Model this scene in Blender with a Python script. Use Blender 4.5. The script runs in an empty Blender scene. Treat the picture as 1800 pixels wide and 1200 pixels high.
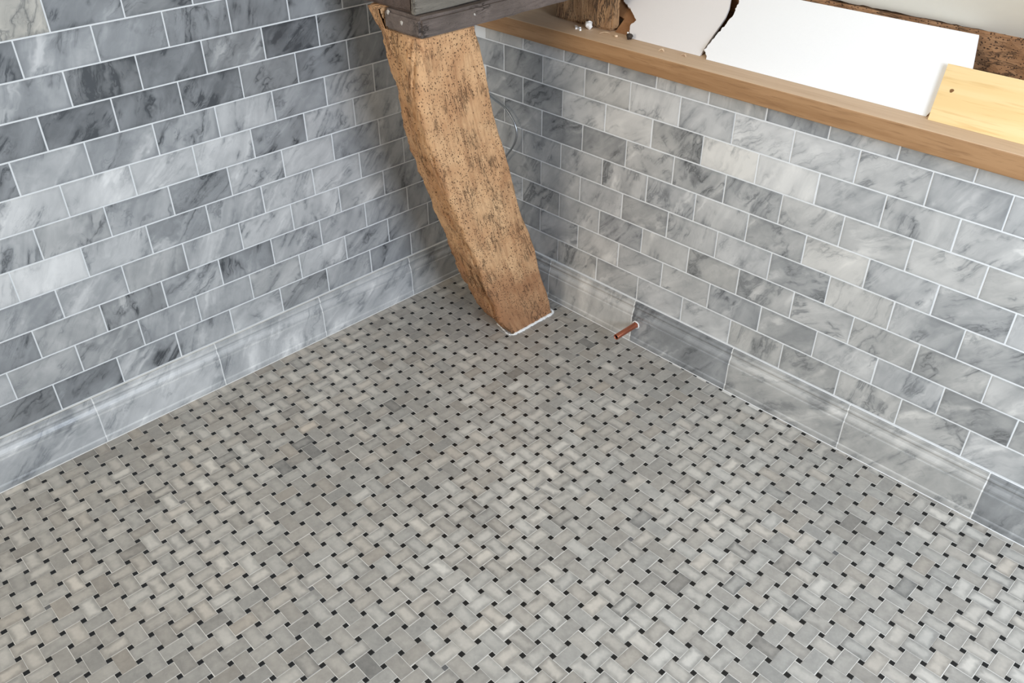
import bpy, bmesh, math, random
from mathutils import Matrix, Vector, noise
random.seed(7)
sc = bpy.context.scene
COL = sc.collection

# ------------------------------------------------------------------ camera
CAM = Vector((1.76467, -1.58803, 1.34480))
RIGHT = Vector((0.70006018, 0.71407587, -0.00337509))
DOWN = Vector((0.40809380, -0.40395348, -0.81870693))
FWD = Vector((-0.58598224, 0.57176677, -0.57420168))
cd = bpy.data.cameras.new('camera'); cam = bpy.data.objects.new('camera', cd); COL.objects.link(cam)
cd.sensor_fit = 'HORIZONTAL'; cd.sensor_width = 36.0; cd.lens = 1512.36 / 1800 * 36.0
cd.clip_start = 0.02
up = -DOWN
cam.matrix_world = Matrix(((RIGHT.x, up.x, -FWD.x, CAM.x), (RIGHT.y, up.y, -FWD.y, CAM.y),
                           (RIGHT.z, up.z, -FWD.z, CAM.z), (0, 0, 0, 1)))
sc.camera = cam

# ------------------------------------------------------------------ light
w = bpy.data.worlds.new('world'); sc.world = w; w.use_nodes = True
w.node_tree.nodes['Background'].inputs[0].default_value = (0.96, 0.97, 0.97, 1)
w.node_tree.nodes['Background'].inputs[1].default_value = 0.16

def area(name, loc, target, sx, sy, power, col):
    l = bpy.data.lights.new(name, 'AREA'); l.shape = 'RECTANGLE'; l.size = sx; l.size_y = sy
    l.energy = power; l.color = col
    o = bpy.data.objects.new(name, l); COL.objects.link(o); o.location = loc
    o.rotation_euler = (Vector(target) - Vector(loc)).to_track_quat('-Z', 'Y').to_euler()
    return o
area('daylight_window', (2.9, -0.95, 1.25), (0.3, -0.6, 0.2), 0.9, 0.9, 58, (0.74, 0.85, 1.0))
area('warm_fill', (0.55, -3.4, 1.9), (0.9, 0.0, 0.4), 1.4, 1.2, 46, (1.0, 0.92, 0.80))  # added fill light, unseen behind the camera, warming the right wall

vs = sc.view_settings
vs.view_transform = 'Standard'; vs.look = 'None'; vs.gamma = 1.0; vs.use_curve_mapping = False
vs.exposure = 0.0

# ------------------------------------------------------------------ material helpers
def srgb(r, g, b):
    f = lambda c: (c / 255 / 12.92) if c / 255 <= 0.04045 else ((c / 255 + 0.055) / 1.055) ** 2.4
    return (f(r), f(g), f(b), 1.0)

class NT:
    def __init__(s, name, rough=0.5):
        s.m = bpy.data.materials.new(name); s.m.use_nodes = True; s.t = s.m.node_tree
        s.b = s.t.nodes['Principled BSDF']; s.b.inputs['Roughness'].default_value = rough
    def n(s, typ, **kw):
        nd = s.t.nodes.new(typ)
        for k, v in kw.items():
            if k in nd.bl_rna.properties.keys() and not k.startswith('i_'): setattr(nd, k, v)
        return nd
    def put(s, sock, v):
        if hasattr(v, 'is_output'): s.t.links.new(v, sock)
        elif v is not None: sock.default_value = v
    def math(s, op, a, b=None, c=None, clamp=False):
        nd = s.t.nodes.new('ShaderNodeMath'); nd.operation = op; nd.use_clamp = clamp
        s.put(nd.inputs[0], a); s.put(nd.inputs[1], b); s.put(nd.inputs[2], c)
        return nd.outputs[0]
    def mr(s, v, a, b, c=0.0, d=1.0, smooth=True):
        nd = s.t.nodes.new('ShaderNodeMapRange'); nd.interpolation_type = 'SMOOTHSTEP' if smooth else 'LINEAR'
        for i, x in enumerate((v, a, b, c, d)): s.put(nd.inputs[i], x)
        return nd.outputs[0]
    def mix(s, f, a, b):
        nd = s.t.nodes.new('ShaderNodeMix'); nd.data_type = 'RGBA'
        s.put(nd.inputs[0], f); s.put(nd.inputs[6], a); s.put(nd.inputs[7], b)
        return nd.outputs[2]
    def vm(s, op, a, b=None, scale=None):
        nd = s.t.nodes.new('ShaderNodeVectorMath'); nd.operation = op
        s.put(nd.inputs[0], a)
        if b is not None: s.put(nd.inputs[1], b)
        if scale is not None: s.put(nd.inputs[3], scale)
        return nd.outputs[0]
    def mapping(s, v, rot=(0, 0, 0), scale=(1, 1, 1)):
        nd = s.t.nodes.new('ShaderNodeMapping'); s.put(nd.inputs[0], v)
        s.put(nd.inputs[2], rot); s.put(nd.inputs[3], scale)
        return nd.outputs[0]
    def noise(s, v, scale, detail=4.0, rough=0.55, dist=0.0):
        nd = s.t.nodes.new('ShaderNodeTexNoise'); s.put(nd.inputs['Vector'], v)
        nd.inputs['Scale'].default_value = scale; nd.inputs['Detail'].default_value = detail
        nd.inputs['Roughness'].default_value = rough; nd.inputs['Distortion'].default_value = dist
        return nd.outputs[0]
    def voro(s, v, scale, feature='F1', rnd=1.0):
        nd = s.t.nodes.new('ShaderNodeTexVoronoi'); nd.feature = feature; s.put(nd.inputs['Vector'], v)
        nd.inputs['Scale'].default_value = scale; nd.inputs['Randomness'].default_value = rnd
        return nd.outputs[0]
    def comb(s, x, y, z):
        nd = s.t.nodes.new('ShaderNodeCombineXYZ')
        for i, a in enumerate((x, y, z)): s.put(nd.inputs[i], a)
        return nd.outputs[0]
    def sep(s, v):
        nd = s.t.nodes.new('ShaderNodeSeparateXYZ'); s.put(nd.inputs[0], v); return nd.outputs
    def coord(s, which='Object'):
        return s.t.nodes.new('ShaderNodeTexCoord').outputs[which]
    def color(s, c): s.put(s.b.inputs['Base Color'], c)
    def bump(s, h, strength=0.5, dist=0.001):
        nd = s.t.nodes.new('ShaderNodeBump'); nd.inputs['Strength'].default_value = strength
        nd.inputs['Distance'].default_value = dist; s.put(nd.inputs['Height'], h)
        s.put(s.b.inputs['Normal'], nd.outputs[0])

def plain(name, col, rough=0.6, var=0.12, scale=60, bump=0.2, metal=0.0):
    k = NT(name, rough); v = k.coord(); n = k.noise(v, scale, 5, 0.6)
    d = tuple(c * (1 - var) for c in col[:3]) + (1,); e = tuple(min(1, c * (1 + var)) for c in col[:3]) + (1,)
    k.color(k.mix(n, d, e)); k.bump(n, bump, 0.001); k.b.inputs['Metallic'].default_value = metal
    return k.m

def marble_wall():
    k = NT('veined_marble', 0.36)
    oi = k.t.nodes.new('ShaderNodeObjectInfo')
    sepc = k.t.nodes.new('ShaderNodeSeparateColor'); k.put(sepc.inputs[0], oi.outputs['Color'])
    tone, vein, rnd = sepc.outputs[0], sepc.outputs[1], sepc.outputs[2]; warm = oi.outputs['Alpha']
    off = k.vm('SCALE', k.comb(rnd, k.math('MULTIPLY', rnd, 7.3), k.math('MULTIPLY', rnd, 3.1)), scale=37.0)
    v0 = k.coord()
    ang = k.math('MULTIPLY_ADD', k.math('FRACT', k.math('MULTIPLY', rnd, 17.7)), 0.9, 0.45)   # vein lean
    vr = k.mapping(v0, k.comb(0.0, ang, 0.0), (1, 1, 1))
    vr = k.vm('ADD', vr, off)
    warp = k.noise(vr, 16, 3, 0.6)
    vs_ = k.vm('MULTIPLY', vr, (0.24, 1.0, 1.0))
    vs_ = k.vm('ADD', vs_, k.vm('SCALE', k.comb(warp, warp, warp), scale=0.035))
    cloud = k.noise(vs_, 26, 5, 0.6, 0.6)
    cloud2 = k.noise(vr, 11, 3, 0.5, 0.4)
    n1 = k.noise(vs_, 15, 5, 0.55, 0.9)
    v1 = k.mr(k.math('ABSOLUTE', k.math('SUBTRACT', n1, 0.5)), 0.0, 0.022, 1.0, 0.0)
    v1w = k.mr(k.math('ABSOLUTE', k.math('SUBTRACT', n1, 0.5)), 0.0, 0.085, 1.0, 0.0)
    n2 = k.noise(k.vm('ADD', vs_, (3.1, 1.7, 9.2)), 30, 6, 0.6, 1.2)
    v2 = k.mr(k.math('ABSOLUTE', k.math('SUBTRACT', n2, 0.48)), 0.0, 0.02, 1.0, 0.0)
    msk = k.mr(k.noise(k.vm('ADD', vr, (9, 2, 5)), 17, 2, 0.5), 0.42, 0.62)
    veins = k.math('MULTIPLY', k.math('ADD', k.math('ADD', k.math('MULTIPLY', v1, 0.55), k.math('MULTIPLY', v1w, 0.5)),
                                      k.math('MULTIPLY', v2, 0.35)), k.math('MULTIPLY', msk, vein))
    white = k.mr(k.noise(k.vm('ADD', vs_, (5, 8, 1)), 17, 4, 0.55, 0.5), 0.56, 0.74)
    # value
    val = k.math('ADD', tone, k.math('MULTIPLY', k.math('SUBTRACT', cloud, 0.5), 0.50))
    val = k.math('ADD', val, k.math('MULTIPLY', k.math('SUBTRACT', cloud2, 0.5), 0.40))
    val = k.math('ADD', val, k.math('MULTIPLY', white, 0.26))
    val = k.math('SUBTRACT', val, k.math('MULTIPLY', veins, 0.46))
    # sealed rim of each tile is a shade darker
    uv = k.coord('UV'); s = k.sep(uv)
    ex = k.math('MULTIPLY', k.math('MINIMUM', s[0], k.math('SUBTRACT', 1.0, s[0])), 2.0)
    ey = k.math('MINIMUM', s[1], k.math('SUBTRACT', 1.0, s[1]))
    rim = k.mr(k.math('ADD', k.math('MINIMUM', ex, ey), k.math('MULTIPLY', k.math('SUBTRACT', cloud2, 0.5), 0.22)), 0.0, 0.13, 0.07, 0.0)
    val = k.math('SUBTRACT', val, rim)
    ramp = k.t.nodes.new('ShaderNodeValToRGB'); k.put(ramp.inputs[0], val)
    e = ramp.color_ramp.elements
    e[0].position = 0.0; e[0].color = srgb(72, 75, 78)
    e[1].position = 1.0; e[1].color = srgb(230, 229, 226)
    m = e.new(0.45); m.color = srgb(150, 152, 153)
    wcol = k.mix(1.0, ramp.outputs[0], srgb(238, 229, 212)); wcol.node.blend_type = 'MULTIPLY'
    k.color(k.mix(warm, ramp.outputs[0], wcol))
    k.put(k.b.inputs['Roughness'], k.mr(cloud, 0.3, 0.7, 0.34, 0.46))
    k.bump(cloud, 0.03, 0.0004)
    return k.m

def marble_floor(use_attr):
    k = NT('honed_mosaic_field' if use_attr else 'honed_mosaic', 0.42)
    if use_attr:
        a = k.t.nodes.new('ShaderNodeAttribute'); a.attribute_name = 'dat'; c, warm = a.outputs['Color'], a.outputs['Alpha']
    else:
        a = k.t.nodes.new('ShaderNodeObjectInfo'); c, warm = a.outputs['Color'], a.outputs['Alpha']
    sc_ = k.t.nodes.new('ShaderNodeSeparateColor'); k.put(sc_.inputs[0], c)
    tone, blob, rnd = sc_.outputs
    g = k.t.nodes.new('ShaderNodeNewGeometry').outputs['Position']
    v = k.vm('ADD', g, k.vm('SCALE', k.comb(rnd, k.math('MULTIPLY', rnd, 5.7), k.math('MULTIPLY', rnd, 9.1)), scale=31.0))
    n = k.noise(v, 42, 3, 0.5, 0.4); n2 = k.noise(v, 110, 4, 0.6, 0.5)
    s = k.sep(k.coord('UV'))
    ex = k.math('MULTIPLY', k.math('MINIMUM', s[0], k.math('SUBTRACT', 1.0, s[0])), 1.7)
    ey = k.math('MINIMUM', s[1], k.math('SUBTRACT', 1.0, s[1]))
    ed = k.math('ADD', k.math('MINIMUM', ex, ey), k.math('MULTIPLY', k.math('SUBTRACT', n, 0.5), 0.5))
    body = k.math('MULTIPLY', k.mr(ed, 0.03, 0.40), blob)
    val = k.math('ADD', tone, k.math('MULTIPLY', body, 0.40))
    val = k.math('ADD', val, k.math('MULTIPLY', k.math('SUBTRACT', n2, 0.5), 0.22))
    val = k.math('ADD', val, k.math('MULTIPLY', k.math('SUBTRACT', n, 0.5), 0.20))
    ramp = k.t.nodes.new('ShaderNodeValToRGB'); k.put(ramp.inputs[0], val)
    e = ramp.color_ramp.elements
    e[0].position = 0.0; e[0].color = srgb(113, 111, 107); e[1].position = 1.0; e[1].color = srgb(229, 223, 212)
    wcol = k.mix(1.0, ramp.outputs[0], srgb(240, 226, 212)); wcol.node.blend_type = 'MULTIPLY'
    k.color(k.mix(warm, ramp.outputs[0], wcol))
    k.bump(n2, 0.03, 0.0004)
    return k.m

def old_wood(name, base, dark, light, axis=2, holes=1.0, crack=1.0, rough=0.85, bend=False):
    k = NT(name, rough); v = k.coord()
    if bend:      # grain follows the curve of the post
        x_, y_, z_ = k.sep(v)
        y_ = k.math('ADD', y_, k.math('SUBTRACT', k.math('MULTIPLY', z_, 0.45), k.math('MULTIPLY', k.math('MULTIPLY', z_, z_), 0.17)))
        v = k.comb(x_, y_, z_)
    st = [1.0, 1.0, 1.0]; st[axis] = 0.16
    vs_ = k.vm('MULTIPLY', v, tuple(st))
    sn = k.noise(vs_, 60, 6, 0.65, 0.6); big = k.noise(v, 9, 4, 0.6, 0.3); fine = k.noise(vs_, 190, 4, 0.7)
    st2 = [1.0, 1.0, 1.0]; st2[axis] = 0.7
    vh = k.vm('ADD', k.vm('MULTIPLY', v, tuple(st2)), k.vm('SCALE', k.comb(fine, fine, fine), scale=0.0016))
    h1 = k.mr(k.voro(vh, 120), 0.09, 0.20, 1.0, 0.0)
    h2 = k.mr(k.voro(k.vm('ADD', vh, (3.3, 1.2, 4.4)), 230), 0.12, 0.28, 1.0, 0.0)
    hm = k.mr(k.noise(k.vm('ADD', v, (2, 5, 1)), 13, 4, 0.6), 0.36, 0.54)
    hole = k.math('MULTIPLY', k.math('MAXIMUM', k.math('MULTIPLY', h1, 0.9), h2), k.math('MULTIPLY', hm, holes))
    cn = k.noise(k.vm('ADD', vs_, (7, 3, 2)), 70, 6, 0.7, 0.6)
    cr = k.mr(k.math('ABSOLUTE', k.math('SUBTRACT', cn, 0.5)), 0.0, 0.03, 1.0, 0.0)
    cr = k.math('MULTIPLY', cr, k.math('MULTIPLY', k.mr(k.noise(k.vm('ADD', v, (8, 1, 3)), 11, 3), 0.50, 0.66), crack))
    c = k.mix(k.mr(big, 0.3, 0.72), base, light)
    c = k.mix(k.math('MULTIPLY', k.mr(sn, 0.42, 0.68), 0.55), c, dark)
    c = k.mix(k.math('MULTIPLY', k.mr(fine, 0.5, 0.75), 0.35), c, light)
    if bend:      # damp-browned foot
        ft = k.mr(k.math('ADD', z_, k.math('MULTIPLY', k.math('SUBTRACT', big, 0.5), 0.5)), 0.02, 0.34, 0.7, 0.0)
        c = k.mix(ft, c, srgb(150, 102, 68))
        h3 = k.mr(k.voro(k.vm('ADD', vh, (1.3, 7.2, 2.4)), 48), 0.055, 0.085, 1.0, 0.0)
        hole = k.math('MAXIMUM', hole, h3)
    pit = k.math('MAXIMUM', hole, cr, clamp=True)
    c = k.mix(k.math('MULTIPLY', pit, 0.85), c, tuple(x * 0.22 for x in dark[:3]) + (1,))
    k.color(c)
    k.bump(k.math('SUBTRACT', k.math('ADD', k.math('MULTIPLY', sn, 0.6), k.math('MULTIPLY', fine, 0.35)), k.math('MULTIPLY', pit, 0.9)), 1.0, 0.006)
    return k.m

def planed_wood(name, base, dark, light, axis=0, rough=0.5, ring=60, bump=0.1):
    k = NT(name, rough); v = k.coord()
    st = [1.0, 1.0, 1.0]; st[axis] = 0.07
    vs_ = k.vm('MULTIPLY', v, tuple(st))
    warp = k.noise(vs_, 14, 3, 0.5, 0.3)
    g = k.noise(k.vm('ADD', vs_, k.vm('SCALE', k.comb(warp, warp, warp), scale=0.03)), ring, 4, 0.6, 0.5)
    f = k.noise(vs_, ring * 5, 3, 0.6)
    c = k.mix(k.mr(g, 0.35, 0.65), base, light)
    c = k.mix(k.math('MULTIPLY', k.mr(f, 0.5, 0.72), 0.45), c, dark)
    k.color(c); k.bump(f, bump, 0.0006)
    return k.m

M = {}
M['marble'] = marble_wall(); M['brick'] = marble_floor(False); M['brick_field'] = marble_floor(True)
M['dot'] = plain('black_marble', srgb(18, 17, 17), 0.4, 0.35, 160, 0.05)
M['dot_grey'] = plain('faded_black_marble', srgb(96, 95, 94), 0.5, 0.3, 160, 0.05)
M['wall_grout'] = plain('white_wall_grout', srgb(228, 229, 228), 0.85, 0.04, 300, 0.2)
M['floor_grout'] = plain('pale_floor_grout', srgb(216, 212, 204), 0.85, 0.06, 120, 0.2)
M['base_grout'] = plain('white_joint_grout', srgb(228, 227, 224), 0.85, 0.08, 200, 0.2)
M['post'] = old_wood('worm_eaten_oak', srgb(196, 146, 102), srgb(150, 102, 66), srgb(220, 176, 130), 2, 0.85, 0.4, 0.85, True)
M['stud'] = old_wood('cracked_oak', srgb(150, 112, 78), srgb(104, 70, 44), srgb(178, 140, 100), 2, 0.25, 1.5)
M['plate'] = old_wood('rough_brown_oak', srgb(150, 108, 72), srgb(92, 60, 38), srgb(180, 140, 102), 0, 1.2, 0.6)
M['oak'] = planed_wood('planed_oak', srgb(158, 118, 79), srgb(122, 86, 54), srgb(174, 134, 94), 0, 0.5, 50)
M['lit_oak'] = planed_wood('lit_oak_top', srgb(212, 180, 148), srgb(196, 162, 128), srgb(220, 190, 158), 0, 0.6, 30, 0.04)  # paler copy of the oak, with the light on the ledge top in its colour
M['pine'] = planed_wood('planed_pine', srgb(240, 205, 146), srgb(216, 172, 108), srgb(246, 216, 162), 0, 0.5, 26, 0.05)
M['knot'] = plain('pine_knot', srgb(132, 92, 52), 0.6, 0.3, 400, 0.1)
M['brown_board'] = planed_wood('brown_board', srgb(148, 104, 68), srgb(122, 82, 50), srgb(158, 114, 76), 2, 0.6, 40)
M['foam'] = plain('white_foam', srgb(250, 249, 248), 0.8, 0.02, 260, 0.12)
M['foam_shaded'] = plain('shaded_white_foam', srgb(236, 230, 226), 0.8, 0.02, 260, 0.12)  # greyer copy of the foam; the smaller sheet's shading is in the colour
M['beam'] = old_wood('dark_stained_oak', srgb(98, 86, 78), srgb(70, 60, 54), srgb(118, 104, 96), 1, 0.1, 0.4, 0.7)
M['beam_dark'] = old_wood('dark_brown_oak', srgb(78, 64, 56), srgb(54, 44, 38), srgb(96, 80, 72), 1, 0.1, 0.4, 0.7)
M['beam_grey'] = old_wood('grey_painted_oak', srgb(116, 109, 98), srgb(96, 90, 80), srgb(130, 122, 110), 1, 0.05, 0.3, 0.7)
M['plaster'] = plain('greige_plaster', srgb(216, 213, 202), 0.9, 0.03, 30, 0.1)
M['rough_wall'] = plain('brown_rough_wall', srgb(96, 76, 60), 0.95, 0.35, 40, 0.8)
M['copper'] = plain('copper', srgb(196, 120, 92), 0.33, 0.12, 90, 0.05, 0.9)
M['copper_in'] = plain('dark_red_brown', srgb(60, 30, 22), 0.7, 0.2, 90, 0.05)  # dark red-brown for the pipe bore and the hole disc
M['steel'] = plain('grey_steel_wire', srgb(165, 167, 168), 0.3, 0.15, 200, 0.05, 0.85)
M['white'] = plain('white_plastic', srgb(248, 246, 242), 0.5, 0.03, 100, 0.05)
M['plaster_white'] = plain('white_filler', srgb(232, 230, 226), 0.9, 0.06, 300, 0.5)
M['fleck'] = plain('grey_plaster_fleck', srgb(186, 180, 172), 0.9, 0.1, 300, 0.4)
M['shaving'] = plain('pale_shaving', srgb(232, 204, 170), 0.7, 0.06, 100, 0.1)
M['pebble'] = plain('dark_pebble', srgb(52, 42, 34), 0.7, 0.4, 200, 0.3)

# ------------------------------------------------------------------ object helpers
def link(name, me, mat=None, parent=None):
    o = bpy.data.objects.new(name, me); COL.objects.link(o)
    if me is not None and mat is not None and len(me.materials) == 0: me.materials.append(mat)
    if parent: o.parent = parent
    return o
def tag(o, label, cat, group=None):
    o['label'] = label; o['category'] = cat
    if group: o['group'] = group
    return o
def struct(o): o['kind'] = 'structure'; return o
def from_data(name, vs, fs, smooth=False):
    me = bpy.data.meshes.new(name); me.from_pydata(vs, [], fs); me.update()
    if smooth:
        for p in me.polygons: p.use_smooth = True
    return me
def box(name, x0, x1, y0, y1, z0, z1, bevel=0.0, segs=2, origin=None):
    bm = bmesh.new(); bmesh.ops.create_cube(bm, size=1.0)
    for v in bm.verts:
        v.co = ((x0 + x1) / 2 + v.co.x * (x1 - x0), (y0 + y1) / 2 + v.co.y * (y1 - y0), (z0 + z1) / 2 + v.co.z * (z1 - z0))
    if bevel: bmesh.ops.bevel(bm, geom=list(bm.edges), offset=bevel, segments=segs, affect='EDGES', profile=0.5)
    me = bpy.data.meshes.new(name); bm.to_mesh(me); bm.free(); return me
def set_material_by(me, mats, fn):
    for m in mats: me.materials.append(m)
    for p in me.polygons: p.material_index = fn(p)
def tube(name, pts, radii, n=12, cap=True):
    vs, fs = [], []
    pts = [Vector(p) for p in pts]
    if not isinstance(radii, (list, tuple)): radii = [radii] * len(pts)
    prev = None
    for i, p in enumerate(pts):
        t = (pts[min(i + 1, len(pts) - 1)] - pts[max(i - 1, 0)]).normalized()
        if prev is None:
            a = Vector((0, 0, 1)) if abs(t.z) < 0.9 else Vector((1, 0, 0)); u = t.cross(a).normalized()
        else: u = (prev - t * prev.dot(t)).normalized()
        prev = u; v_ = t.cross(u)
        for k in range(n):
            a = 2 * math.pi * k / n; vs.append(p + (u * math.cos(a) + v_ * math.sin(a)) * radii[i])
    for i in range(len(pts) - 1):
        for k in range(n): fs.append((i * n + k, i * n + (k + 1) % n, (i + 1) * n + (k + 1) % n, (i + 1) * n + k))
    if cap: fs.append(tuple(range(n - 1, -1, -1))); fs.append(tuple((len(pts) - 1) * n + k for k in range(n)))
    return from_data(name, [tuple(v) for v in vs], fs, True)
def spline(pts, n=8):
    pts = [Vector(p) for p in pts]; out = []
    for i in range(len(pts) - 1):
        p0, p1, p2, p3 = pts[max(i - 1, 0)], pts[i], pts[i + 1], pts[min(i + 2, len(pts) - 1)]
        for k in range(n):
            t = k / n
            out.append(0.5 * ((2 * p1) + (p2 - p0) * t + (2 * p0 - 5 * p1 + 4 * p2 - p3) * t * t + (3 * p1 - p0 - 3 * p2 + p3) * t ** 3))
    out.append(pts[-1]); return out
def lerp_tab(tab, z):
    if z <= tab[0][0]: return tab[0][1]
    for (a, b), (c, d) in zip(tab, tab[1:]):
        if z <= c: return b + (d - b) * (z - a) / (c - a)
    return tab[-1][1]

# ------------------------------------------------------------------ setting: sizes
S = 0.1427                  # wall tile pitch (length)
H = 0.07085                 # wall tile pitch (height)
ZB = 0.1213                 # top of the skirting
GW = 0.0029                 # wall joint
LEDGE0, LEDGE1 = 0.7275, 0.7695
DEP = 0.006

wall_left = struct(link('wall_left', box('wall_left', -0.10, -0.0007, -2.4, 0.30, 0.0, 2.3), M['wall_grout']))
wall_right = struct(link('wall_right', box('wall_right', -0.0012, 2.4, 0.0007, 0.30, 0.0, LEDGE0 - 0.0005), M['wall_grout']))
floor = struct(link('floor', box('floor', -0.10, 2.4, -2.4, 0.30, -0.06, -0.0007), M['floor_grout']))

# ---- wall tiles
tile_cache = {}
def tile_mesh(l, h, b=0.0007):
    key = (round(l, 4), round(h, 4))
    if key in tile_cache: return tile_cache[key]
    a, c = l / 2, h / 2
    vs, fs = [], []
    for (x, z, y) in ((a - b, c - b, 0), (a, c, b), (a, c, DEP)):
        vs += [(-x, y, -z), (x, y, -z), (x, y, z), (-x, y, z)]
    fs.append((0, 1, 2, 3))
    for r in (0, 4):
        for k in range(4): fs.append((r + k, r + 4 + k, r + 4 + (k + 1) % 4, r + (k + 1) % 4))
    me = from_data('wall_tile', vs, fs)
    uv = me.uv_layers.new(name='UVMap')
    for lp in me.loops:
        co = me.vertices[lp.vertex_index].co; uv.data[lp.index].uv = ((co.x + a) / l, (co.z + c) / h)
    me.materials.append(M['marble']); tile_cache[key] = me
    return me
rt = random.Random(11)
def wall_tile(parent, loc, rotz, l, h, tone, warm):
    o = link('wall_tile', tile_mesh(l, h), None, parent)
    o.location = loc; o.rotation_euler = (rt.uniform(-.002, .002), rt.uniform(-.002, .002), rotz + rt.uniform(-.002, .002))
    dark = max(0.0, 0.6 - tone)
    o.color = (tone, min(1.0, rt.uniform(0.3, 0.85) + dark * 0.8), rt.random(), warm)
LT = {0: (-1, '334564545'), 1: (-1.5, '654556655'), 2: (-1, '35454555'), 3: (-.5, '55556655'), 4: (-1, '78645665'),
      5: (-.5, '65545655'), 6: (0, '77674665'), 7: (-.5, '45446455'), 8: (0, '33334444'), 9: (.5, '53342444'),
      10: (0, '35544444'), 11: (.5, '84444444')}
RT = {8: (-.5, '6655654655'), 7: (0, '4667687655'), 6: (-.5, '4477588666'), 5: (1, '456556676'), 4: (.5, '556565765'),
      3: (1, '665665755'), 2: (.5, '565655655'), 1: (1, '66665565'), 0: (.5, '66566656')}
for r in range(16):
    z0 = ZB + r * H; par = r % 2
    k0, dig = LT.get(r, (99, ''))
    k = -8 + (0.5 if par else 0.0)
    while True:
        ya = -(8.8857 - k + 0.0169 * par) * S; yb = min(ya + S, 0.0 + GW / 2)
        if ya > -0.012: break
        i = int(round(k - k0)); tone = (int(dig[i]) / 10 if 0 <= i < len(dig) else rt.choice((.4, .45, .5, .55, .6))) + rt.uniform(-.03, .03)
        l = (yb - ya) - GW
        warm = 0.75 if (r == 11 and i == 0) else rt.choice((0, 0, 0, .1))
        wall_tile(wall_left, (rt.uniform(-.0002, .0002), (ya + yb) / 2, z0 + H / 2), math.pi / 2, l, H - GW, tone + (0.06 if r < 8 else -0.05), warm)  # upper rows darker in tone, their weaker light partly put into the colour
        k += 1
for r in range(9):
    z0 = ZB + r * H; par = r % 2; z1 = min(z0 + H, LEDGE0 + 0.001)
    k0, dig = RT[r]
    k = -1 + (0.0 if par else 0.5)
    while True:
        xa = (0.7776 + k) * S; xb = xa + S
        if xa > 2.0: break
        xa = max(xa, -GW / 2 + 0.001)
        if xb - xa > 0.012:
            i = int(round(k - k0)); tone = (int(dig[i]) / 10 if 0 <= i < len(dig) else rt.choice((.45, .5, .55, .6))) + rt.uniform(-.03, .03)
            wall_tile(wall_right, ((xa + xb) / 2, rt.uniform(-.0002, .0002), (z0 + z1) / 2), 0.0, (xb - xa) - GW, (z1 - z0) - GW, tone + 0.07, rt.choice((.1, .18, .25, .35)))
        k += 1

# ---- skirting
PROF = [(0.0, 0.0004), (0.0182, 0.0004), (0.0186, 0.0012), (0.0186, 0.0135), (0.0178, 0.0155), (0.0164, 0.0172), (0.0164, 0.0760), (0.0160, 0.0775),
        (0.0146, 0.0785), (0.0144, 0.0815), (0.0148, 0.0845), (0.0140, 0.0885), (0.0118, 0.0930), (0.0098, 0.0965), (0.0090, 0.1000),
        (0.0088, 0.1030), (0.0096, 0.1042), (0.0106, 0.1060), (0.0108, 0.1085), (0.0100, 0.1110), (0.0084, 0.1122), (0.0080, 0.1198), (0.0074, 0.1205), (0.0, 0.1205)]
def skirt_mesh(name, l, prof):
    n = len(prof); vs = [(-l / 2, -d, z) for d, z in prof] + [(l / 2, -d, z) for d, z in prof]
    fs = [(i, n + i, n + i + 1, i + 1) for i in range(n - 1)] + [tuple(range(n)), tuple(range(2 * n - 1, n - 1, -1))]
    me = from_data(name, vs, fs)
    uv = me.uv_layers.new(name='UVMap')
    for lp in me.loops:
        co = me.vertices[lp.vertex_index].co; uv.data[lp.index].uv = ((co.x + l / 2) / l, co.z / 0.1192)
    return me
bed_prof = [(max(0, d - 0.0005), min(z, 0.1180)) for d, z in PROF]
bed_prof[1] = (0.0202, 0.0002); bed_prof[2] = (0.0202, 0.0008); bed_prof.insert(3, (0.0176, 0.0016))   # thin joint along the floor
bed_prof[-2] = (0.0030, 0.1209); bed_prof[-1] = (0.0, 0.1209)
pieces = {}
def skirting(side, joints, tones, rotz, along):
    a0, a1 = joints[0], joints[-1]
    bed = struct(link('baseboard_' + side, skirt_mesh('baseboard_bed', abs(a1 - a0), bed_prof), M['base_grout']))
    mid = (a0 + a1) / 2
    bed.location = (0, mid, 0) if along == 'y' else (mid, 0, 0); bed.rotation_euler = (0, 0, rotz)
    for (p, q), (t, wm) in zip(zip(joints, joints[1:]), tones):
        l = round(abs(q - p) - 0.0030, 4)
        if l not in pieces: pieces[l] = skirt_mesh('skirting_piece', l, PROF); pieces[l].materials.append(M['marble'])
        o = link('skirting_piece', pieces[l], None, bed)
        c = (p + q) / 2 - mid
        o.location = (c if rotz == 0 else c, 0, 0)
        o.color = (t, 0.45, rt.random(), wm)
yj = [-2.124, -1.818, -1.512, -1.206, -0.900, -0.594, -0.288, -0.001]
skirting('left', yj, [(.5, .1), (.55, .1), (.60, 0), (.72, 0), (.66, 0), (.64, 0), (.60, .2)], math.pi / 2, 'y')
xj = [0.018, 0.307, 0.613, 0.918, 1.225, 1.531, 1.837, 2.143]
skirting('right', xj, [(.64, .2), (.72, .35), (.42, .1), (.58, .35), (.64, .4), (.42, .2), (.6, .2)], 0.0, 'x')

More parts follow.
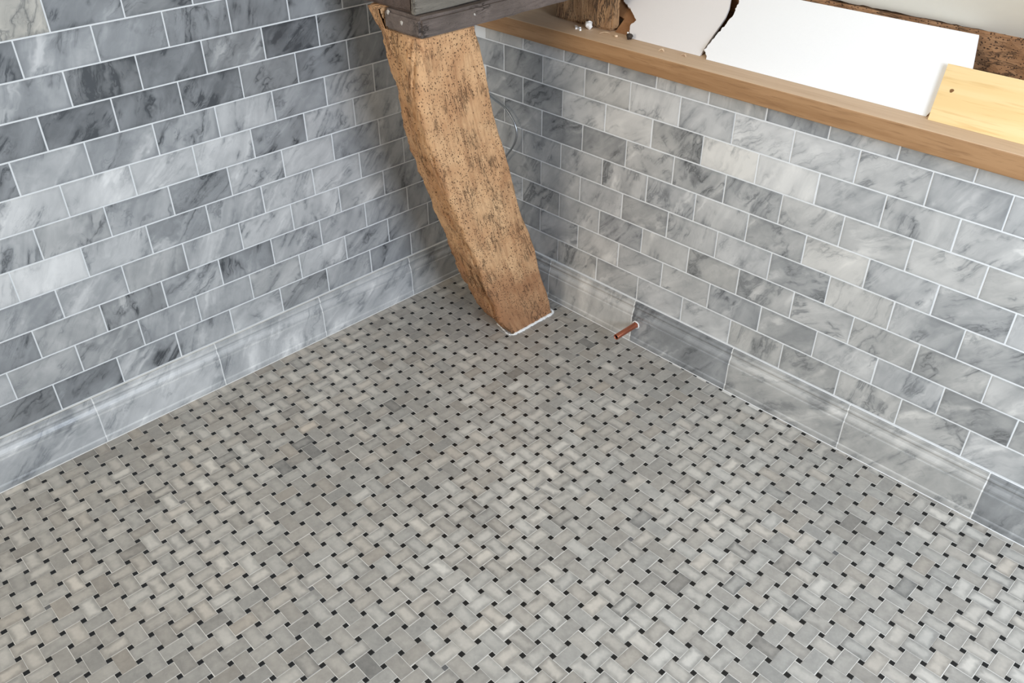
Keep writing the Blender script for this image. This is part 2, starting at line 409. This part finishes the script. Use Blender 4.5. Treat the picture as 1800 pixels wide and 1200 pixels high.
# ---- floor mosaic: basket weave of 28 x 47 mm bricks with black dots
AX, AY = Vector((0.039076, -0.000907)), Vector((0.000126, 0.038923)); OR = Vector((0.0130, 0.00032))
BW, BL, DD, BT = 0.0277, 0.0482, 0.0099, 0.0045
def brick_geo(l, w_, b=0.0004):
    a, c = l / 2, w_ / 2; vs, fs = [], []
    for (x, y, z) in ((a - b, c - b, 0), (a, c, -b), (a, c, -BT)): vs += [(-x, -y, z), (x, -y, z), (x, y, z), (-x, y, z)]
    fs.append((0, 1, 2, 3))
    for r in (0, 4):
        for k in range(4): fs.append((r + k, r + 4 + k, r + 4 + (k + 1) % 4, r + (k + 1) % 4))
    return vs, fs
def cam_px(p):
    d = Vector(p) - CAM; zc = d.dot(FWD)
    return (900 + 1512.36 * d.dot(RIGHT) / zc, 600 + 1512.36 * d.dot(DOWN) / zc, zc)
def in_view(p, m=0):
    u, v, z = cam_px(p); return z > 0.1 and -m < u < 1800 + m and -m < v < 1200 + m
rf = random.Random(5)
bricks, dots = [], []
for i in range(-1, 58):
    for j in range(-56, 3):
        pc = OR + AX * (i + 0.5) + AY * (j + 0.5); pd = OR + AX * i + AY * j
        for lst, q in ((bricks, pc), (dots, pd)):
            if 0.006 < q.x < 2.2 and -2.2 < q.y < -0.004 and (q.x - q.y) < 2.75:
                lst.append((q, i, j))
def pick(lst):
    vis = [(cam_px((q.x, q.y, 0))[2], n) for n, (q, i, j) in enumerate(lst) if in_view((q.x, q.y, 0), -8)]
    vis.sort(); return set(n for _, n in vis[:300])
vs, fs = brick_geo(BL, BW); me_b = from_data('mosaic_brick', vs, fs); me_b.materials.append(M['brick'])
uv = me_b.uv_layers.new(name='UVMap')
for lp in me_b.loops:
    co = me_b.vertices[lp.vertex_index].co; uv.data[lp.index].uv = (co.x / BL + .5, co.y / BW + .5)
vd, fd = brick_geo(DD, DD); me_d = from_data('mosaic_dot', vd, fd); me_d.materials.append(M['dot'])
me_dg = me_d.copy(); me_dg.materials.clear(); me_dg.materials.append(M['dot_grey'])
ANG = -0.0115
sel = pick(bricks); fv, ff, fuv, fcol = [], [], [], []
for n, (q, i, j) in enumerate(bricks):
    rot = ANG + rf.uniform(-.012, .012) + (math.pi / 2 if (i + j) % 2 else 0.0)
    px, py = q.x + rf.uniform(-.0003, .0003), q.y + rf.uniform(-.0003, .0003)
    low = noise.noise(Vector((px * 3.1, py * 3.1, 2.0)))
    tone = 0.27 + rf.gauss(0, 0.04) + low * 0.06 - (0.16 if rf.random() < 0.04 else 0)
    blob = max(0.0, min(1.0, 0.42 + rf.gauss(0, 0.22) + low * 0.75)); warm = max(0.0, rf.gauss(0.14, 0.13))
    c = (tone, blob, rf.random(), min(1, warm)); dz = rf.uniform(-.00018, .00018)
    if n in sel:
        o = link('mosaic_brick', me_b, None, floor); o.location = (px, py, dz)
        o.rotation_euler = (rf.uniform(-.004, .004), rf.uniform(-.004, .004), rot); o.color = c
    else:
        b0 = len(fv); cr, sr = math.cos(rot), math.sin(rot)
        for x, y, z in vs: fv.append((px + x * cr - y * sr, py + x * sr + y * cr, z + dz)); fuv.append((x / BL + .5, y / BW + .5)); fcol.append(c)
        for f in fs: ff.append(tuple(b0 + k for k in f))
me = from_data('brick_field', fv, ff); me.materials.append(M['brick_field'])
uv = me.uv_layers.new(name='UVMap'); at = me.attributes.new('dat', 'FLOAT_COLOR', 'POINT')
for lp in me.loops: uv.data[lp.index].uv = fuv[lp.vertex_index]
for k_, c in enumerate(fcol): at.data[k_].color = c
o = link('brick_field', me, None, floor); o['kind'] = 'stuff'
sel = pick(dots); fv, ff, fm = [], [], []
for n, (q, i, j) in enumerate(dots):
    rot = ANG + rf.uniform(-.05, .05); px, py = q.x + rf.uniform(-.0006, .0006), q.y + rf.uniform(-.0006, .0006)
    grey = rf.random() < 0.012; sx = rf.uniform(.93, 1.06); sy = rf.uniform(.93, 1.06)
    if n in sel:
        o = link('mosaic_dot', me_dg if grey else me_d, None, floor); o.location = (px, py, -.0001); o.rotation_euler = (0, 0, rot); o.scale = (sx, sy, 1)
    else:
        b0 = len(fv); cr, sr = math.cos(rot), math.sin(rot)
        for x, y, z in vd: fv.append((px + sx * x * cr - sy * y * sr, py + sx * x * sr + sy * y * cr, z - .0001))
        for f in fd: ff.append(tuple(b0 + k for k in f)); fm.append(1 if grey else 0)
me = from_data('dot_field', fv, ff); me.materials.append(M['dot']); me.materials.append(M['dot_grey'])
for p, m_ in zip(me.polygons, fm): p.material_index = m_
o = link('dot_field', me, None, floor); o['kind'] = 'stuff'

# ------------------------------------------------------------------ eaves: sloping plaster, rough back wall
def slab(name, quad, th):
    q = [Vector(p) for p in quad]; n = (q[1] - q[0]).cross(q[3] - q[0]).normalized() * th
    vs = [tuple(p) for p in q] + [tuple(p + n) for p in q]
    return from_data(name, vs, [(0, 1, 2, 3), (7, 6, 5, 4), (0, 4, 5, 1), (1, 5, 6, 2), (2, 6, 7, 3), (3, 7, 4, 0)])
nx = 240; vsC = []; fsC = []
for i in range(nx + 1):
    x = -0.0 + 2.4 * i / nx; rag = 0.002 * noise.noise(Vector((x * 23, 0, 0))) + 0.003 * noise.noise(Vector((x * 70, 3, 0)))
    for (y, z) in ((0.200 + rag, 0.897 - 0.012 * (x - 0.9) - rag), (0.10, 0.997 - 0.012 * (x - 0.9)), (-1.10, 2.197), (-1.10, 2.30), (0.24, 0.96)): vsC.append((x, y, z))
for i in range(nx):
    for k in range(5):
        a, b = i * 5 + k, i * 5 + (k + 1) % 5; fsC.append((a, b, b + 5, a + 5))
fsC.append(tuple(range(4, -1, -1))); fsC.append(tuple(nx * 5 + k for k in range(5)))
struct(link('ceiling', from_data('ceiling', vsC, fsC), M['plaster']))
struct(link('wall_back', box('wall_back', -0.0, 2.4, 0.27, 0.30, LEDGE0, 1.0), M['rough_wall']))

# ------------------------------------------------------------------ curved post
ZL = [(0, -.226), (.03, -.252), (.059, -.273), (.119, -.290), (.183, -.319), (.237, -.337), (.289, -.357), (.345, -.378), (.401, -.404), (.457, -.424),
      (.505, -.440), (.538, -.453), (.603, -.477), (.673, -.497), (.737, -.507), (.795, -.505), (.843, -.494), (.96, -.50)]
ZR = [(0, -.067), (.01, -.069), (.065, -.083), (.107, -.100), (.176, -.123), (.229, -.138), (.301, -.164), (.345, -.186), (.394, -.203), (.444, -.217),
      (.497, -.232), (.547, -.249), (.578, -.262), (.641, -.281), (.695, -.293), (.737, -.302), (.775, -.312), (.803, -.319), (.825, -.328), (.859, -.335), (.96, -.352)]
ZK = [(0, -.195), (.067, -.236), (.148, -.274), (.229, -.301), (.305, -.325), (.371, -.349), (.433, -.372), (.501, -.397), (.563, -.412), (.648, -.423),
      (.71, -.433), (.771, -.450), (.835, -.466), (.88, -.488), (.96, -.515)]
XF, XB = 0.372, 0.205
def build_post():
    NZ, NS = 260, 34
    ring = 4 * NS; vs, fs = [], []
    for iz in range(NZ + 1):
        z = 0.846 * iz / (NZ - 8) if iz <= NZ - 8 else 0.8462 + (iz - NZ + 7) * 0.006
        yl, yr, yk = lerp_tab(ZL, z), lerp_tab(ZR, z), lerp_tab(ZK, z)
        f0, f1 = Vector((XF, yl, z)), Vector((XF, yr, z)); b1, b0 = Vector((XB, yr - 0.004, z)), Vector((XB, yk, z))
        cor = [f0, f1, b1, b0]; cen = (f0 + f1 + b1 + b0) / 4
        rads = (0.020 + 0.022 * max(0, min(1, (z - 0.5) / 0.3)), 0.010, 0.012, 0.022)
        for s in range(4):
            a, b = cor[s], cor[(s + 1) % 4]
            for k in range(NS):
                t = k / NS; p = a.lerp(b, t); L = (b - a).length
                # round the four arrises
                for (corner, dist, rr) in ((s, t * L, rads[s]), ((s + 1) % 4, (1 - t) * L, rads[(s + 1) % 4])):
                    if dist < rr: p = p + (cen - cor[corner]).normalized() * (0.42 * rr * (1 - dist / rr) ** 2)
                out = (p - cen); out.z = 0; out = out.normalized()
                ed = min(z / 0.02, 1.0)
                q = Vector((p.x * 26, p.y * 26, p.z * 7)); q2 = Vector((p.x * 95, p.y * 95, p.z * 26)); q3 = Vector((p.x * 260, p.y * 260, p.z * 90))
                amp = 2.4 if s in (3, 2) else 0.8      # the waney faces are rougher than the sawn one
                d = amp * (0.0030 * noise.noise(q) + 0.0017 * noise.noise(q2) + 0.0008 * noise.noise(q3))
                if s == 3:      # bark-side furrows running up the grain
                    u = Vector((p.x * 70, 0, p.z * 9)); d -= 0.006 * max(0.0, 0.22 - abs(noise.noise(u))) / 0.22
                    d += 0.0022 * noise.noise(Vector((p.x * 210, 5, p.z * 60)))
                # deep cleft low on the waney face, beside the arris
                if s == 3:
                    cl = math.exp(-((t - 0.86 + 0.05 * noise.noise(Vector((0, 0, z * 30)))) / 0.045) ** 2) * max(0, min(1, (0.25 - z) / 0.08)) * max(0, min(1, (z - 0.015) / 0.03))
                    d -= 0.011 * cl
                pv = p + out * d * (0.35 + 0.65 * ed)
                if z > 0.846: pv.y = (yk + (yl - yk) * (min(pv.x, 0.2535) - XB) / (XF - XB)) + d * .5 if s == 3 or (s == 0 and k == 0) else pv.y; pv.x = min(pv.x, 0.2535); pv.z = min(pv.z, 0.8885)
                vs.append(tuple(pv))
    for iz in range(NZ):
        for k in range(ring):
            a = iz * ring + k; b = iz * ring + (k + 1) % ring
            fs.append((a, b, b + ring, a + ring))
    fs.append(tuple(range(ring - 1, -1, -1))); fs.append(tuple(NZ * ring + k for k in range(ring)))
    return from_data('timber', vs, fs, True)
post = link('timber_post', None); post.location = (0.29, -0.15, 0)
tag(post, 'curved worm-eaten oak post leaning over the mosaic floor in the tiled corner', 'post')
tm = link('timber', build_post(), M['post'], post); tm.location = -Vector(post.location)
# filler bead round the foot
rb = random.Random(3); ring = []
base = [(.30, -.2175), (.335, -.226), (XF - .018, -.232), (XF - .002, -.226), (XF + .0015, -.205), (XF + .002, -.15), (XF + .002, -.10), (XF + .001, -.070), (XF - .01, -.0635), (XF - .04, -.062)]
loop = spline([(x, y, 0.0008) for x, y in base], 12)
nb = len(loop)
bead = tube('filler_bead', [(p.x + rb.uniform(-.0012, .0012), p.y + rb.uniform(-.0008, .0008), 0.0006) for p in loop],
            [rb.uniform(.003, .0058) * (0.45 if i < 40 else 1.0) * (0.3 if i in (0, nb - 1) else 1) for i in range(nb)], 8)
bd = link('filler_bead', bead, M['plaster_white'], post); bd.location = -Vector(post.location); bd['label'] = 'white filler round the foot of the post'
# ------------------------------------------------------------------ dark beam on the post
def rough_box(name, x0, x1, y0, y1, z0, z1, amp, nx, ny, nz, seed, bev=0.004):
    bm = bmesh.new(); bmesh.ops.create_cube(bm, size=1.0)
    for v in bm.verts: v.co = ((x0 + x1) / 2 + v.co.x * (x1 - x0), (y0 + y1) / 2 + v.co.y * (y1 - y0), (z0 + z1) / 2 + v.co.z * (z1 - z0))
    bmesh.ops.bevel(bm, geom=list(bm.edges), offset=bev, segments=2, affect='EDGES')
    for ax, n, a, b in ((0, nx, x0, x1), (1, ny, y0, y1), (2, nz, z0, z1)):
        for k in range(1, n):
            co = [0, 0, 0]; co[ax] = a + (b - a) * k / n; no = [0, 0, 0]; no[ax] = 1
            bmesh.ops.bisect_plane(bm, geom=list(bm.verts) + list(bm.edges) + list(bm.faces), plane_co=co, plane_no=no)
    bm.normal_update()
    mv = [(v, v.normal * amp * (noise.noise(v.co * 22 + Vector((seed, 0, 0))) + .5 * noise.noise(v.co * 70 + Vector((seed, 4, 0))))) for v in bm.verts]
    for v, d in mv: v.co += d
    me = bpy.data.meshes.new(name); bm.to_mesh(me); bm.free(); return me
beam = link('tie_beam', None); beam.location = (0.30, -0.2, 0.848)
tag(beam, 'dark stained timber beam with grey side board resting on the oak post', 'beam')
def bpart(name, me, mat):
    o = link(name, me, mat, beam); o.location = -Vector(beam.location); return o
bpart('bearer', rough_box('bearer', 0.2555, 0.377, -0.486, 0.10, 0.848, 0.890, 0.0022, 6, 22, 3, 1, 0.006), M['beam'])
bpart('main_timber', rough_box('main_timber', 0.150, 0.345, -0.478, 0.10, 0.8905, 1.04, 0.002, 6, 22, 5, 2, 0.006), M['beam_dark'])
bpart('side_board', rough_box('side_board', 0.3455, 0.357, -0.482, 0.10, 0.8915, 1.04, 0.0009, 2, 22, 6, 3, 0.002), M['beam_grey'])
for (x, y, z, s) in ((.318, -.4865, .871, .0042), (.274, -.4855, .884, .005), (.3775, -.34, .872, .0025)):
    bm = bmesh.new(); bmesh.ops.create_icosphere(bm, subdivisions=1, radius=1)
    for v in bm.verts: v.co = Vector((v.co.x * s, v.co.y * .0014 if y < -.4 else v.co.y * s, v.co.z * s * 1.2)) * (1 + .5 * noise.noise(v.co * 3 + Vector((x * 99, 0, 0))))
    me = bpy.data.meshes.new('plaster_fleck'); bm.to_mesh(me); bm.free()
    o = link('plaster_fleck', me, M['fleck'], beam); o.location = Vector((x, y, z)) - Vector(beam.location)

# ------------------------------------------------------------------ oak ledge on the knee wall
led = link('oak_ledge', None); led.location = (1.1, 0.0, LEDGE0)
tag(led, 'planed oak ledge board with lit look coloured into its top along the tiled knee wall', 'ledge')
me = box('board', 0.0015, 2.35, -0.030, 0.268, LEDGE0, LEDGE1, 0.0025, 2)
set_material_by(me, [M['oak'], M['lit_oak']], lambda p: 1 if p.normal.z > 0.7 else 0)  # top lighter, front darker: fall of light put into the two oak colours
o = link('board', me, None, led); o.location = -Vector(led.location)

# timber behind the ledge
st = link('timber_stud', rough_box('timber_stud', 0.244, 0.428, 0.050, 0.082, LEDGE1 + .0005, 1.02, 0.003, 22, 3, 18, 5, 0.006), M['stud'])
tag(st, 'weathered cracked oak stud standing on the oak ledge beside a torn foam sheet', 'stud')
st = link('wall_plate', rough_box('wall_plate', 0.46, 2.35, 0.196, 0.262, LEDGE1 + .0005, 0.892, 0.006, 60, 3, 6, 6, 0.005), M['plate'])
tag(st, 'rough brown worm-eaten timber plate lying along the foot of the plaster slope', 'beam')

# ------------------------------------------------------------------ foam sheets and pine board leaning on the ledge
LEAN = Vector((0, 0.144, 0.112)).normalized()
NRM = Vector((0, -LEAN.z, LEAN.y))
def sheet(name, outline, off, th, mat):
    """outline in (x, distance up the slope; None = resting on the ledge); prism of thickness th under the plane lifted by off"""
    o0 = Vector((0, 0.044, LEDGE1 + 0.0003))
    n = len(outline); vs = []
    for lift in (off, off - th):
        for (x, s) in outline:
            if s is None: s = -lift * NRM.z / LEAN.z
            vs.append(tuple(o0 + Vector((x, 0, 0)) + LEAN * s + NRM * lift))
    fs = [tuple(range(n)), tuple(range(2 * n - 1, n - 1, -1))] + [(i, n + i, n + (i + 1) % n, (i + 1) % n) for i in range(n)]
    me = from_data(name, vs, fs); bm = bmesh.new(); bm.from_mesh(me)
    bmesh.ops.recalc_face_normals(bm, faces=list(bm.faces)); bmesh.ops.triangulate(bm, faces=[f for f in bm.faces if len(f.verts) > 4])
    bm.to_mesh(me); bm.free()
    return link(name, me, mat)
def torn(p, q, n, amp, rnd):
    out = []
    for i in range(n):
        t = i / n; out.append((p[0] + (q[0] - p[0]) * t + rnd.uniform(-amp, amp), p[1] + (q[1] - p[1]) * t + rnd.uniform(-amp, amp) * .5))
    return out
rs = random.Random(9)
F2 = 0.006
left = torn((.708, .0005), (.693, .014), 5, .0013, rs) + torn((.693, .014), (.698, .060), 11, .0018, rs) + torn((.698, .060), (.705, .112), 12, .0018, rs) + torn((.705, .112), (.694, .158), 10, .0018, rs) + torn((.694, .158), (.70, .183), 5, .0018, rs)
f2 = sheet('foam_sheet', [(.711, None), (1.199, None), (1.224, .113), (1.200, .184), (.71, .184)] + list(reversed(left)), F2, 0.005, M['foam'])
tag(f2, 'large white foam sheet with torn end leaning behind the pine board', 'foam sheet')
left1 = torn((.484, .004), (.470, .033), 6, .0018, rs) + torn((.470, .033), (.474, .050), 4, .0018, rs) + torn((.474, .050), (.437, .077), 8, .002, rs) + torn((.437, .077), (.404, .094), 7, .002, rs) + [(.395, .12), (.39, .18)]
f1 = sheet('foam_sheet', [(.488, None), (.687, None), (.686, .046), (.686, .107), (.680, .133), (.669, .157), (.66, .182)] + list(reversed(left1)), 0.0, 0.005, M['foam_shaded'])
bb = sheet('brown_board', [(.434, None), (.655, None), (.655, .15), (.37, .15), (.37, .065), (.434, .052)], -0.0088, 0.008, M['brown_board'])
tag(bb, 'smooth brown board leaning under the smaller foam next to the cracked stud', 'board')
tag(f1, 'smaller white foam sheet coloured as shaded, with ragged edge beside the cracked stud', 'foam sheet')
PB = F2 + 0.008
pb = link('pine_board', None); pb.location = (1.3, 0.03, LEDGE1)
tag(pb, 'pale pine board with a small knot leaning on the white foam sheet', 'board')
o = sheet('plank', [(1.208, None), (2.0, None), (1.99, .103), (1.183, .105)], PB, 0.0075, M['pine']); o.parent = pb; o.location = -Vector(pb.location)
kn = []
for k in range(14):
    a = 2 * math.pi * k / 14; kn.append((1.217 + .0036 * math.cos(a) * (1 + .2 * math.sin(3 * a)), .051 + .0042 * math.sin(a)))
o = sheet('knot', kn, PB + .0002, 0.001, M['knot']); o.parent = pb; o.location = -Vector(pb.location)

# ------------------------------------------------------------------ copper pipe stub
cp = link('copper_pipe', None); cp.location = (0.629, -0.017, 0.058)
tag(cp, 'short copper pipe stub sticking out of the marble skirting', 'pipe')
yo, r1 = -0.082, 0.0076
vsP, fsP, n = [], [], 20
for (r, y) in ((r1, 0.010), (r1, -0.03), (r1 * .985, -0.031), (r1 * .985, -0.033), (r1, -0.034), (r1, yo + .0008), (r1 * .96, yo), (r1 * .8, yo), (r1 * .78, yo + .004), (r1 * .78, yo + .03), (0.0001, yo + .03)):
    for k in range(n):
        a = 2 * math.pi * k / n; vsP.append((r * math.cos(a), y, r * math.sin(a)))
for i in range(10):
    for k in range(n): fsP.append((i * n + k, i * n + (k + 1) % n, (i + 1) * n + (k + 1) % n, (i + 1) * n + k))
me = from_data('tube', vsP, fsP, True); set_material_by(me, [M['copper'], M['copper_in']], lambda p: 1 if p.index >= 8 * n else 0)
link('tube', me, None, cp)
rg = []
rp = random.Random(2)
loop = [(.0100 * math.cos(2 * math.pi * k / 22) + rp.uniform(-.0007, .0007), -.0002, .0100 * math.sin(2 * math.pi * k / 22) + rp.uniform(-.0007, .0007)) for k in range(23)]
loop[-1] = loop[0]
o = link('hole_rim', tube('hole_rim', loop, [rp.uniform(.0012, .0024) for _ in loop], 8), M['plaster_white'], cp); o['label'] = 'chipped white rim of the pipe hole'
me = from_data('hole', [(0.0095 * math.cos(2 * math.pi * k / 18), -.0001, 0.0095 * math.sin(2 * math.pi * k / 18)) for k in range(18)] +
               [(0.0095 * math.cos(2 * math.pi * k / 18), .001, 0.0095 * math.sin(2 * math.pi * k / 18)) for k in range(18)],
               [tuple(range(18)), tuple(range(35, 17, -1))] + [(k, (k + 1) % 18, 18 + (k + 1) % 18, 18 + k) for k in range(18)])
link('hole', me, M['copper_in'], cp)

# ------------------------------------------------------------------ wire
pts = spline([(.035, .004, .556), (.055, -.012, .551), (.086, -.020, .543), (.139, -.022, .528), (.171, -.022, .498), (.1815, -.022, .465), (.168, -.022, .430), (.140, -.020, .394), (.115, -.012, .362), (.10, .004, .345)], 8)
wr = link('steel_wire', tube('steel_wire', pts, 0.0028, 10), M['steel'])
tag(wr, 'bent grey steel wire looping out of the tiled wall behind the post', 'wire')

# ------------------------------------------------------------------ debris on the ledge
def lump(name, loc, r, mat, seed, flat=0.7, sub=2, rough=0.45):
    bm = bmesh.new(); bmesh.ops.create_icosphere(bm, subdivisions=sub, radius=r)
    for v in bm.verts:
        d = v.co.normalized(); v.co *= 1 + rough * noise.noise(d * 2.2 + Vector((seed, 0, 0))); v.co.z *= flat
    zmin = min(v.co.z for v in bm.verts)
    for v in bm.verts: v.co.z -= zmin
    me = bpy.data.meshes.new(name); bm.to_mesh(me); bm.free()
    o = link(name, me, mat); o.location = loc; return o
zt = LEDGE1
def cross_mesh():
    bm = bmesh.new()
    for (sx, sy) in ((.034, .0045), (.0045, .014)):
        m = bmesh.ops.create_cube(bm, size=1.0)
        for v in m['verts']: v.co = (v.co.x * sx, v.co.y * sy, v.co.z * .004 + .002)
    me = bpy.data.meshes.new('tile_spacer'); bm.to_mesh(me); bm.free(); return me
sp = link('tile_spacer', cross_mesh(), M['white']); sp.location = (.352, .017, zt); sp.rotation_euler = (0, 0, -.48)
tag(sp, 'white cross-shaped plastic tile spacer on the oak ledge', 'tile spacer')
tag(lump('foam_crumb', (.371, .034, zt), .0095, M['white'], 1.3, 1.0, 2, .8), 'crumpled white foam crumb beside the tile spacer', 'crumb')
tag(lump('foam_crumb', (.463, .028, zt), .004, M['shaving'], 4.1, .8, 1), 'tiny pale crumb on the ledge beside the brown board', 'crumb')
tag(lump('pebble', (.497, .034, zt), .008, M['pebble'], 7.7, .9, 2), 'small dark pebble at the foot of the smaller foam sheet', 'pebble')
tag(lump('grit', (.4945, .030, zt + .0135), .0024, M['white'], 2.2, .9, 1), 'tiny white grain on top of the dark pebble', 'grit')
def shaving(name, pts, wd, label, mat='shaving'):
    p = spline(pts, 6); vs, fs = [], []
    for i, q in enumerate(p):
        tw = Vector((0, wd, wd * .3 * math.sin(i)));
        vs += [tuple(q - tw / 2), tuple(q + tw / 2), tuple(q + tw / 2 + Vector((0, 0, .0006))), tuple(q - tw / 2 + Vector((0, 0, .0006)))]
    for i in range(len(p) - 1):
        for k in range(4): fs.append((i * 4 + k, i * 4 + (k + 1) % 4, i * 4 + 4 + (k + 1) % 4, i * 4 + 4 + k))
    fs += [(3, 2, 1, 0), tuple((len(p) - 1) * 4 + k for k in range(4))]
    return tag(link(name, from_data(name, vs, fs), M[mat]), label, 'shaving')
shaving('wood_shaving', [(.415, .024, zt + .0006), (.423, .033, zt + .003), (.436, .037, zt + .002)], .002, 'curled pale wood shaving on the ledge below the cracked stud')
shaving('wood_shaving', [(.60, .012, zt + .0006), (.604, .017, zt + .004), (.612, .014, zt + .0012)], .004, 'short curl of wood shaving on the ledge before the smaller foam')
shaving('wood_shaving', [(.655, .018, zt + .0006), (.662, .022, zt + .004), (.670, .017, zt + .0008)], .004, 'wide curl of wood shaving close to the large foam sheet', 'lit_oak')
shaving('wood_shaving', [(.08, .03, zt + .0006), (.095, .045, zt + .006), (.12, .052, zt + .002), (.13, .07, zt + .003)], .002, 'thin pale shaving on the ledge under the dark beam')
